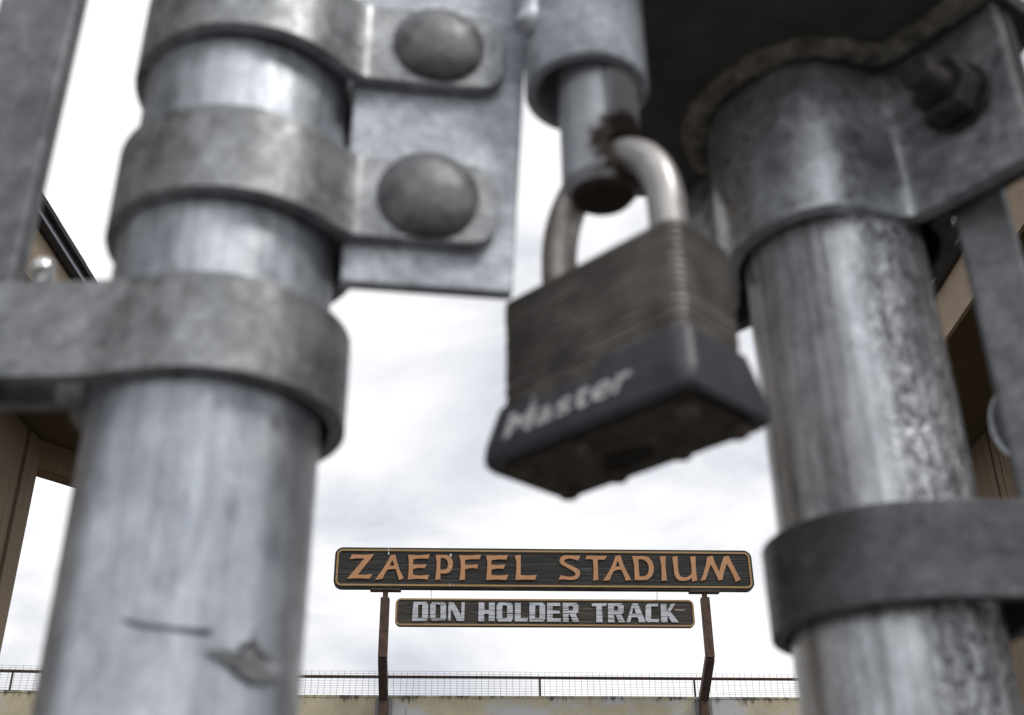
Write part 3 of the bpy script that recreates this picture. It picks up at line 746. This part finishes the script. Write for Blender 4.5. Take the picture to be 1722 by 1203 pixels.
brace_band(0.1888, 0.2125, 0.0612, 'upper of two grey brace bands with domed bolt, left of the padlock', 0.0447, 0.2012)
brace_band(0.1434, 0.1653, 0.0595, 'lower of two grey brace bands with domed bolt, left of the padlock', 0.0432, 0.1553)

# ---- bracket: plate between the bands, sleeve for the drop rod, weld
SX, SY = 0.0189, 0.2152
br = thing('rod_bracket', (-0.02, 0.216, ZH(0.1332)), 'pale flat steel plate with a welded pipe sleeve, bolted to the brace bands', 'bracket')
pv = []
for z, uR in ((0.1332, 0.0632), (0.262, 0.0702)):          # sheared slightly out of square
    for u, v_ in ((0.0245, -0.0104), (uR, -0.0104), (uR, -0.0066), (0.0245, -0.0066)): pv.append((*loc2(u, v_), ZH(z)))
add('plate', pv, [(0, 1, 2, 3), (4, 5, 6, 7), (0, 1, 5, 4), (1, 2, 6, 5), (2, 3, 7, 6), (3, 0, 4, 7)], M['plate'], br, smooth=40, bevel=0.0007)
lathe('sleeve', (SX, SY, ZH(0.1872)), (0, 0, 1), [(0.0151, 0.0005), (0.0151, 0.085), (0.0122, 0.085), (0.0122, 0.0005), (0.0126, 0), (0.0147, 0)], M['plate'], br, 96, closed=True)
wpath = []; wr = []
rnd = random.Random(2)
for i in range(26):
    z = 0.2005 + i * 0.0024
    wpath.append((0.0052 + rnd.uniform(-.0005, .0005), 0.2075 + rnd.uniform(-.0004, .0004), ZH(z))); wr.append(0.0022 + 0.0011 * abs(math.sin(i * 1.9)) + rnd.uniform(0, .0005))
wr[0] = .0016
add('weld_bead', *tube_vf(wpath, wr, 12), M['plate'], br)

# ---- drop rod with a rusty cross hole
RX, RY = 0.0215, 0.2148
HOLE = Vector((0.0222, 0.2140, ZH(0.1640)))
g = Mat('zinc_rod_rusty_hole')
gv = g.coords()
gc = g.ramp(g.noise(110, 5, 0.6), [(0.3, (0.40, 0.42, 0.46)), (0.7, (0.56, 0.58, 0.61))])
sx = g.sep()
dist = g.t.nodes.new('ShaderNodeVectorMath'); dist.operation = 'DISTANCE'
g.link(g.tc.outputs['Object'], dist.inputs[0]); dist.inputs[1].default_value = (HOLE.x - RX + .0062, HOLE.y - RY - .0062, HOLE.z - ZH(0.1555) + .001)
dist2 = g.t.nodes.new('ShaderNodeVectorMath'); dist2.operation = 'DISTANCE'
g.link(g.tc.outputs['Object'], dist2.inputs[0]); dist2.inputs[1].default_value = (HOLE.x - RX + .0068, HOLE.y - RY - .0050, HOLE.z - ZH(0.1555) + .0012)
dd = g.math('ADD', dist2.outputs[1], g.math('MULTIPLY', g.math('SUBTRACT', g.noise(230, 6, 0.75), 0.5), 0.011))
dd = g.math('MINIMUM', dd, g.math('ADD', g.math('MULTIPLY', sx[2], 4.0), 0.0062))
rm = g.ramp(g.math('MULTIPLY', dd, 82.0), [(0.80, 1.0), (1.0, 0.0)])
rc = g.ramp(g.noise(400, 4), [(0.3, (0.018, 0.012, 0.010)), (0.7, (0.058, 0.033, 0.025))])
g.set(color=g.mix(rm, gc, rc), rough=g.mix(rm, (0.38, 0.38, 0.38), (0.85, 0.85, 0.85)), metal=g.math('MULTIPLY', g.math('SUBTRACT', 1.0, rm), 0.55))
g.bump(g.noise(500, 4), 0.25, 0.0006); M['rod'] = g.m
rod = lathe('drop_rod', (0, 0, 0), (0, 0, 1), [(0.0058, -0.0004), (0.0068, 0.0002), (0.0092, 0.0034), (0.0095, 0.0042), (0.0095, 0.55), (0.0, 0.55)], M['rod'], None, 64, local=True)
rod.location = (RX, RY, ZH(0.1555))
tag(rod, 'zinc drop rod hanging from the sleeve with a rusty hole for the shackle', 'rod')
cut_v, cut_f = lathe_vf((HOLE.x - RX, HOLE.y - RY, HOLE.z - ZH(0.1555)), (math.cos(R(-45)), math.sin(R(-45)), 0), [(0.0060, -.03), (0.0060, .03)], 32)
cut = add('cutter', cut_v, cut_f, M['rod'], None, local=True); cut.location = rod.location
bo = rod.modifiers.new('hole', 'BOOLEAN'); bo.operation = 'DIFFERENCE'; bo.object = cut; bo.solver = 'EXACT'
bpy.context.view_layer.update()
dg = bpy.context.evaluated_depsgraph_get()
me = bpy.data.meshes.new_from_object(rod.evaluated_get(dg))
rod.modifiers.clear(); rod.data = me
bpy.data.objects.remove(cut)

# ---- padlock (local frame: x along the wide face, y into the lock, z up from the keyway face)
M['lam'] = []
for k, (lo, hi) in enumerate((((0.135, 0.120, 0.107), (0.285, 0.260, 0.238)), ((0.128, 0.114, 0.101), (0.272, 0.248, 0.226)), ((0.140, 0.125, 0.112), (0.293, 0.268, 0.246)))):
    g = Mat('tarnished_steel_%s' % 'abc'[k])
    c = g.ramp(g.noise(1.0, 5, 0.65, g.coords(scale=(110, 110, 700), loc=(k, 2, 3))), [(0.3, lo), (0.7, hi)])
    grime = g.ramp(g.noise(95, 5, 0.65), [(0.42, 0.0), (0.62, 0.75)])
    c = g.mix(grime, c, (0.085, 0.077, 0.070))
    g.set(color=c, rough=0.44, metal=0.6); g.bump(g.noise(900, 3), 0.2, 0.0005); M['lam'].append(g.m)
g = Mat('worn_black_vinyl')
c = g.ramp(g.noise(160, 5, 0.65), [(0.3, (0.040, 0.042, 0.055)), (0.7, (0.075, 0.078, 0.096))])
c = g.mix(g.ramp(g.noise(420, 5, 0.75, g.coords(loc=(1, 3, 2))), [(0.60, 0.0), (0.72, 0.5)]), c, (0.11, 0.11, 0.12))
g.set(color=c, rough=0.42, spec=0.5); M['vinyl'] = g.m
g = Mat('worn_white_print')
mask = g.ramp(g.noise(700, 5, 0.75), [(0.40, 0.25), (0.56, 1.0)])
g.set(color=g.mix(mask, (0.10, 0.10, 0.11), (0.80, 0.80, 0.81)), rough=0.6); M['print'] = g.m
M['lock_under'] = mat_plain('dark_tarnished_steel', (0.105, 0.082, 0.062), 0.6, 0.3, 0.6, 200)
M['brass'] = mat_plain('dull_brass', (0.20, 0.145, 0.07), 0.55, 0.4, 0.4, 300)
M['key_dark'] = mat_plain('keyway_shadow', (0.010, 0.009, 0.008), 0.7)
g = Mat('worn_shackle_steel')
c = g.ramp(g.noise(1.0, 5, 0.6, g.coords(scale=(160, 160, 70))), [(0.3, (0.47, 0.45, 0.44)), (0.7, (0.70, 0.675, 0.665))])
c = g.mix(g.ramp(g.noise(150, 5, 0.7, g.coords(loc=(3, 1, 5))), [(0.58, 0.0), (0.70, 0.75)]), c, (0.15, 0.085, 0.04))
st_ = g.math('MULTIPLY', g.ramp(g.math('ADD', g.math('MULTIPLY', g.sep()[0], -28.0), g.math('MULTIPLY', g.noise(190, 5, 0.7), 0.8)), [(0.45, 0.0), (0.85, 1.0)]), 0.5)
c = g.mix(st_, c, (0.19, 0.125, 0.075))
g.set(color=c, rough=0.42, metal=0.65); M['shackle'] = g.m

ZB = 0.0924
lock = thing('padlock', (0.02234, 0.21354, ZH(ZB)), 'tarnished laminated padlock with black base and white lettering, hanging by its shackle', 'padlock', rz=R(-45))
BW, BD = 0.0502, 0.0208
NL = 22; z0, z1 = 0.0045, 0.0403
pitch = (z1 - z0) / NL
rnd = random.Random(11)
lam_meshes = []
for k in range(NL):
    dw, dd_ = rnd.uniform(-.00022, .00016), rnd.uniform(-.00022, .00012)
    base = rrect(BW + dw, BD + dd_, 0.0032, 6); n = len(base)
    e = 0.00012
    inner = rrect(BW + dw - 2 * e, BD + dd_ - 2 * e, 0.0032 - e, 6)
    h = pitch - 0.00008
    v = [(x, y, 0) for x, y in inner] + [(x, y, e) for x, y in base] + [(x, y, h - e) for x, y in base] + [(x, y, h) for x, y in inner]
    f = [tuple(range(n)), tuple(range(3 * n, 4 * n))]
    for j in range(3):
        f += [(j * n + i, j * n + (i + 1) % n, (j + 1) * n + (i + 1) % n, (j + 1) * n + i) for i in range(n)]
    zz = z0 + k * pitch; v = [(x, y, z + zz) for x, y, z in v]
    o = add('lamination', v, f, M['lam'][rnd.randrange(3)], lock, smooth=50, local=True)
    o.location = (rnd.uniform(-.00012, .00012), rnd.uniform(-.00012, .00012), 0)
vv, ff = prism_vf(rrect(BW - .0009, BD - .0009, .0030, 6), 0.003, z1 - .0004); add('core', vv, ff, M['lam'][1], lock, local=True)
# vinyl bumper: flared skirt whose upper edge is worn through behind the lettering
def dense(w, d, r):
    P = rrect(w, d, r, 8); out = []
    for a, b in zip(P, P[1:] + P[:1]):
        L = math.hypot(b[0] - a[0], b[1] - a[1]); k = max(1, int(L / 0.0006 + 0.5)) if L > 0.004 else 1
        for i in range(k): out.append((i / k * 1.0, a, b))
    return [(a[0] + (b[0] - a[0]) * t, a[1] + (b[1] - a[1]) * t) for t, a, b in out]
ref = dense(0.0568, 0.0284, 0.0040)
def ring(w, d, z):
    sx, sy = w / 0.0568, d / 0.0284
    return [(x * sx, y * sy, z) for x, y in ref]
def ztop(x, y):
    base = 0.0145
    if y < -0.006:
        if -0.0150 < x < 0.0040: base = 0.0108 + 0.0012 * math.sin(x * 900) * (x < -.004)
        elif x <= -0.0150: base = 0.0128 + 0.0009 * math.sin(x * 700)
        else: base = 0.0149
    return base
rings = [ring(0.0490, 0.0180, 0.0022), ring(0.0522, 0.0214, 0.0004), ring(0.0552, 0.0260, 0.0), ring(0.0564, 0.0279, 0.0007), ring(0.0568, 0.0284, 0.0022), ring(0.0562, 0.0277, 0.0050)]
BT = (0.0522, 0.0226)
def lerp_ring(k):
    top = []
    for (x, y) in ref:
        zt = ztop(x, y); z = 0.0050 + (zt - 0.0050) * k; q = (z - 0.0050) / 0.0095
        w = 0.0562 + (BT[0] - 0.0562) * q; d = 0.0277 + (BT[1] - 0.0277) * q
        top.append((x * w / 0.0568, y * d / 0.0284, z))
    return top
rings += [lerp_ring(0.35), lerp_ring(0.7), lerp_ring(1.0)]
rings.append([(x * (BW - .0004) / 0.0568, y * (BD - .0004) / 0.0284, ztop(x, y) - .0001) for x, y in ref])
n = len(ref); v = [p for r_ in rings for p in r_]; f = [tuple(range(n))]
for j in range(len(rings) - 1):
    f += [(j * n + i, j * n + (i + 1) % n, (j + 1) * n + (i + 1) % n, (j + 1) * n + i) for i in range(n)]
add('bumper', v, f, M['vinyl'], lock, smooth=45, local=True)
# keyway face
vv, ff = prism_vf(rrect(0.0500, 0.0205, .003, 6), -0.0006, 0.0021); up_ = add('keyway_face', vv, ff, M['lock_under'], lock, local=True, bevel=.0004)
for rx, ry in ((-.0212, -.0060), (.0212, -.0060), (-.0225, .0082), (.0225, .0082), (-.004, -.0066), (.0085, .0084), (-.0085, .0084)):
    lathe('rivet', (rx, ry, 0.0004), (0, 0, -1), [(.0027, 0), (.0026, .0017), (.0019, .0026), (0, .0029)], M['lock_under'], up_, 16, local=True)
for a0_, a1_ in ((200, 262), (278, 335)):                   # what still shows of the brass ring
    pts_ = [(-0.0015 + r_ * 1.25 * math.cos(R(t_)), 0.0016 + r_ * math.sin(R(t_)), -0.0009) for r_ in (.0052, .0064) for t_ in [a0_ + (a1_ - a0_) * i_ / 8 for i_ in range(9)]]
    add('cylinder_ring', pts_, [(i_, i_ + 1, 9 + i_ + 1, 9 + i_) for i_ in range(8)], M['brass'], up_, local=True)
kv = [(-0.0015 + .0064 * math.cos(R(t_)) * (1 + .12 * math.sin(3 * R(t_))), 0.0030 + .0040 * math.sin(R(t_)), -0.0010) for t_ in range(0, 360, 15)]
add('keyway', kv, [tuple(range(24))], M['key_dark'], up_, local=True)
# shackle
LS, RS, LV = 0.0160, 0.0042, 0.0215
zl = 0.0512
sp = [(-LS, 0, 0.030), (-LS, 0, 0.042), (-LS, 0, 0.048)]
for a in range(0, 181, 5):                                  # a slightly squared bow
    ca_, sa_ = math.cos(R(a)), math.sin(R(a))
    sp.append((-LS * math.copysign(abs(ca_) ** 0.92, ca_), 0, zl + LV * sa_ ** 0.92 if sa_ > 1e-6 else zl))
sp += [(LS, 0, 0.048), (LS, 0, 0.042), (LS, 0, 0.030)]
sp = [(x, y + 0.0003, z) for x, y, z in sp]
tube('shackle', sp, RS, M['shackle'], lock, 32, local=True)
# lettering on the flared skirt, letter by letter
def glyph(ch, bold):
    cu = bpy.data.curves.new('glyph', 'FONT'); cu.body = ch; cu.size = 1.0; cu.offset = bold; cu.fill_mode = 'BOTH'; cu.resolution_u = 4
    o = bpy.data.objects.new('glyph', cu); coll(o)
    dg = bpy.context.evaluated_depsgraph_get(); me = bpy.data.meshes.new_from_object(o.evaluated_get(dg))
    v_ = [tuple(a.co) for a in me.vertices]; f_ = [tuple(p.vertices) for p in me.polygons]
    bpy.data.objects.remove(o); bpy.data.curves.remove(cu); bpy.data.meshes.remove(me)
    return v_, f_
xcur = -0.0203
for ch, wd in (('M', 0.0088), ('a', 0.0050), ('s', 0.0047), ('t', 0.0042), ('e', 0.0054), ('r', 0.0046)):
    gv_, gf_ = glyph(ch, 0.022)
    x0 = min(p[0] for p in gv_); x1 = max(p[0] for p in gv_)
    vs = []
    for x, y, _ in gv_:
        z = 0.0044 + y * 0.0085
        xx = xcur + (x - x0) / (x1 - x0) * wd * 0.93 + (z - .005) * 0.10
        q = (z - 0.0050) / 0.0095
        d = 0.0277 + (BT[1] - 0.0277) * q
        vs.append((xx, -d / 2 - 0.00012, z))
    add('letter', vs, gf_, M['print'], lock, smooth=0, local=True)
    xcur += wd + 0.0004

# ---- tension bands with flat front tabs
def tension_band(c, r, mirror, z0, z1, y_front, y_rear, xe, mat, label):
    root = thing('tension_band', (c[0], c[1], ZH(z0)), label, 'band', 'tension bands holding the flat bars')
    q = -1 if mirror else 1
    X = lambda dx: c[0] - q * dx                       # dx > 0 points away from the padlock
    pts = [(X(xe), y_front), (X(0.040), y_front), (X(0.028), y_front), (X(0.0175), y_front - .0004), (X(0.0105), y_front - .0026)]
    if mirror: pts = [(X(xe), y_front + .001), (X(0.040), y_front), (X(0.022), y_front - .0002), (X(0.010), y_front - .0003)]
    t0 = -105 if not mirror else -88
    a_end = 205 if not mirror else -385
    stp = 7 if not mirror else -7
    a = t0; ap = []
    while (a < a_end) if not mirror else (a > a_end):
        ap.append((c[0] + r * math.cos(R(a)), c[1] + r * math.sin(R(a)))); a += stp
    pts += ap + [(X(0.0270), y_rear), (X(0.034), y_rear), (X(xe - .004), y_rear)]
    pts = pts[:1] + chaikin(pts[1:-1], 2) + pts[-1:]
    strap('strap', pts, 0.0034, 1 if not mirror else -1, ZH(z0), ZH(z1), mat, root, round_start=.006, round_end=.006)
    return root
tb = tension_band((-0.0642, 0.2199), 0.0284, False, 0.1011, 0.1226, 0.1955, 0.2112, 0.085, M['band'], 'lowest grey band on the left pipe, its flat tab running out to the left edge')
tb2 = tension_band((0.0905, 0.2640), 0.0302, True, 0.0668, 0.0885, 0.2341, 0.2510, 0.085, M['band_dark'], 'dark grey band low on the right pipe, its tab running out to the right edge')

# ---- flat tension bars clamped between the tabs
def bar(c, w, t, rz, z0, z1, label, mat):
    o = thing('tension_bar', (c[0], c[1], z0), label, 'bar', 'flat tension bars of the gate leaves')
    vv, ff = box_vf((c[0], c[1], (z0 + z1) / 2), (w, t, z1 - z0), rz)
    add('bar', vv, ff, mat, o, smooth=40, bevel=0.0012, seg=3); return o
bar((-0.1135, 0.2040), 0.0190, 0.0062, R(1), 0.10, 2.15, 'dark flat steel bar at the left edge behind the band tab', M['bar'])
bar((0.1222, 0.2430), 0.0135, 0.0062, R(-28), 0.10, 2.15, 'grey flat steel bar at the right edge beside the rough pipe', M['bar'])
# bright bolt end by the left bar
sb = thing('zinc_bolt', (-0.1000, 0.2015, ZH(0.1285)), 'small bright zinc bolt end catching the light by the left bar', 'bolt')
lathe('bolt_end', (-0.0995, 0.2035, ZH(0.1312)), (0.15, -0.75, 0.75), [(0.0024, -.006), (0.0024, 0.0008), (0.0021, .0014), (0.0010, .0019), (0, .0020)], M['shiny'], sb, 24)
# wire loop round the right bar
loop = thing('tie_cup', (0.151, 0.297, ZH(0.122)), 'thin bright-rimmed metal cup at the right edge behind the dark band', 'cup')
ca = Vector((-0.72, -0.62, -0.30)).normalized()
cc = at(1745, 706, 0.300)
pr_ = [(0.0132, 0.0), (0.0139, 0.0008), (0.0132, 0.0016), (0.0124, 0.0008)]
lathe('rim', cc, ca, pr_, M['plate'], loop, 64, closed=True)
lathe('bowl', cc, ca, [(0.0131, 0.0004), (0.0118, -0.004), (0.0085, -0.0075), (0.004, -0.009), (0.0, -0.0093)], M['bar'], loop, 48)

# ---- welded clamp on the right pipe: curved strap with a flange, top plate, weld, bolt and nut
zb_, zp_ = 0.1696, 0.2190
cl = thing('welded_clamp', (PR[0], PR[1], ZH(zb_)), 'smooth steel clamp with bolted flange welded under a dark plate, right of the padlock', 'clamp')
outer = [(0.0488, 0.3085), (0.0560, 0.2985), (0.0622, 0.2905), (0.0626, 0.2862), (0.0606, 0.2800)] + arc(PR, 0.0303, -203, -104, 28) + [(0.0860, 0.2371), (0.0898, 0.2382), (0.0949, 0.2402), (0.1000, 0.2424), (0.1042, 0.2428), (0.1075, 0.2392), (0.1115, 0.2342)]
outer = outer[:1] + chaikin(outer[1:], 2) + [(0.1180, 0.2256), (0.1245, 0.2170)]
strap('strap', outer, 0.0042, 1, ZH(zb_), ZH(zp_), M['clamp'], cl, bevel=0.0007)
fd = Vector((0.603, -0.798, 0)); fn = Vector((-0.798, -0.603, 0))
P0 = Vector((0.1052, 0.2418, 0))
a0 = P0 - fn * 0.0048 + fd * 0.002
back = [(a0 + fd * 0.030)[:2], (a0 + fd * 0.004)[:2]] + [(0.1095, 0.2480)] + arc(PR, 0.0285, -32, 108, 30) + [(0.0760, 0.2960), (0.0720, 0.2960), (0.0545, 0.3150)]
back = back[:1] + chaikin(back[1:-1], 2) + back[-1:]
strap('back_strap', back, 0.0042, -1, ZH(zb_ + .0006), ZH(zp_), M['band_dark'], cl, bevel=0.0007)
pp = [(0.0285, 0.3020), (0.0290, 0.2010), (0.1190, 0.2010), (0.1300, 0.2174), (0.1420, 0.2260), (0.1400, 0.2700), (0.1180, 0.3020)]
vv, ff = prism_vf(pp, ZH(zp_ + .0002), ZH(zp_ + 0.0062)); add('top_plate', vv, ff, M['black_steel'], cl, smooth=40, bevel=.0008)
def bead(path, half, drop, z, name):
    """flat, lumpy weld fillet running along a path under the plate"""
    p = resample(path, 0.0010); vs, fs = [], []; rnd = random.Random(4); K = 9; lump = 0.0; wid = 0.0
    for i, q in enumerate(p):
        a_ = p[max(0, i - 1)]; b_ = p[min(len(p) - 1, i + 1)]; dx, dy = b_[0] - a_[0], b_[1] - a_[1]; L = math.hypot(dx, dy)
        nx, ny = -dy / L, dx / L
        lump = lump * .8 + rnd.uniform(-.25, .25); wid = wid * .7 + rnd.uniform(-.55, .55)
        for k in range(K):
            t = -1 + 2 * k / (K - 1)
            h = drop * (1 - t * t) * (1 + .35 * lump + .15 * math.sin(i * .9 + k)) + rnd.uniform(-.00018, .00018)
            ww = half * (1 + .30 * wid)
            vs.append((q[0] + nx * t * ww, q[1] + ny * t * ww, z - max(h, 0) + (.0006 if k in (0, K - 1) else 0)))
    for i in range(len(p) - 1):
        for k in range(K - 1):
            fs.append((i * K + k, i * K + k + 1, (i + 1) * K + k + 1, (i + 1) * K + k))
    return add(name, vs, fs, M['weld'], cl, smooth=80)
bead(arc(PR, 0.0340, -215, -108, 30) + [(0.0800, 0.2330), (0.0900, 0.2338), (0.0985, 0.2364), (0.1025, 0.2368), (0.1050, 0.2342), (0.1090, 0.2292), (0.1155, 0.2206), (0.1210, 0.2133)], 0.0042, 0.0026, ZH(zp_ + .0001), 'weld_bead')
bpos = P0 + fd * 0.0172; bpos.z = ZH(0.1955)
wash = lathe('washer', bpos, fn, [(0.0094, 0), (0.0094, 0.0012), (0.0048, 0.0012), (0.0048, 0)], M['rust_bolt'], cl, 40, closed=True)
nv, nf = lathe_vf(bpos + fn * 0.0012, fn, [(0.0080, 0), (0.0088, 0.0007), (0.0088, 0.0066), (0.0078, 0.0075), (0.0050, 0.0075)], 6)
add('nut', nv, nf, M['rust_bolt'], cl, smooth=25, bevel=0.0006)
lathe('bolt', bpos - fn * 0.016, fn, [(0.0046, 0), (0.0046, 0.0335), (0.0041, 0.0347), (0.0, 0.0349)], M['rust_bolt'], cl, 32)
lathe('bolt_head', bpos - fn * 0.0178, fn, [(0.0098, 0), (0.0098, 0.007)], M['rust_bolt'], cl, 6, smooth=0)
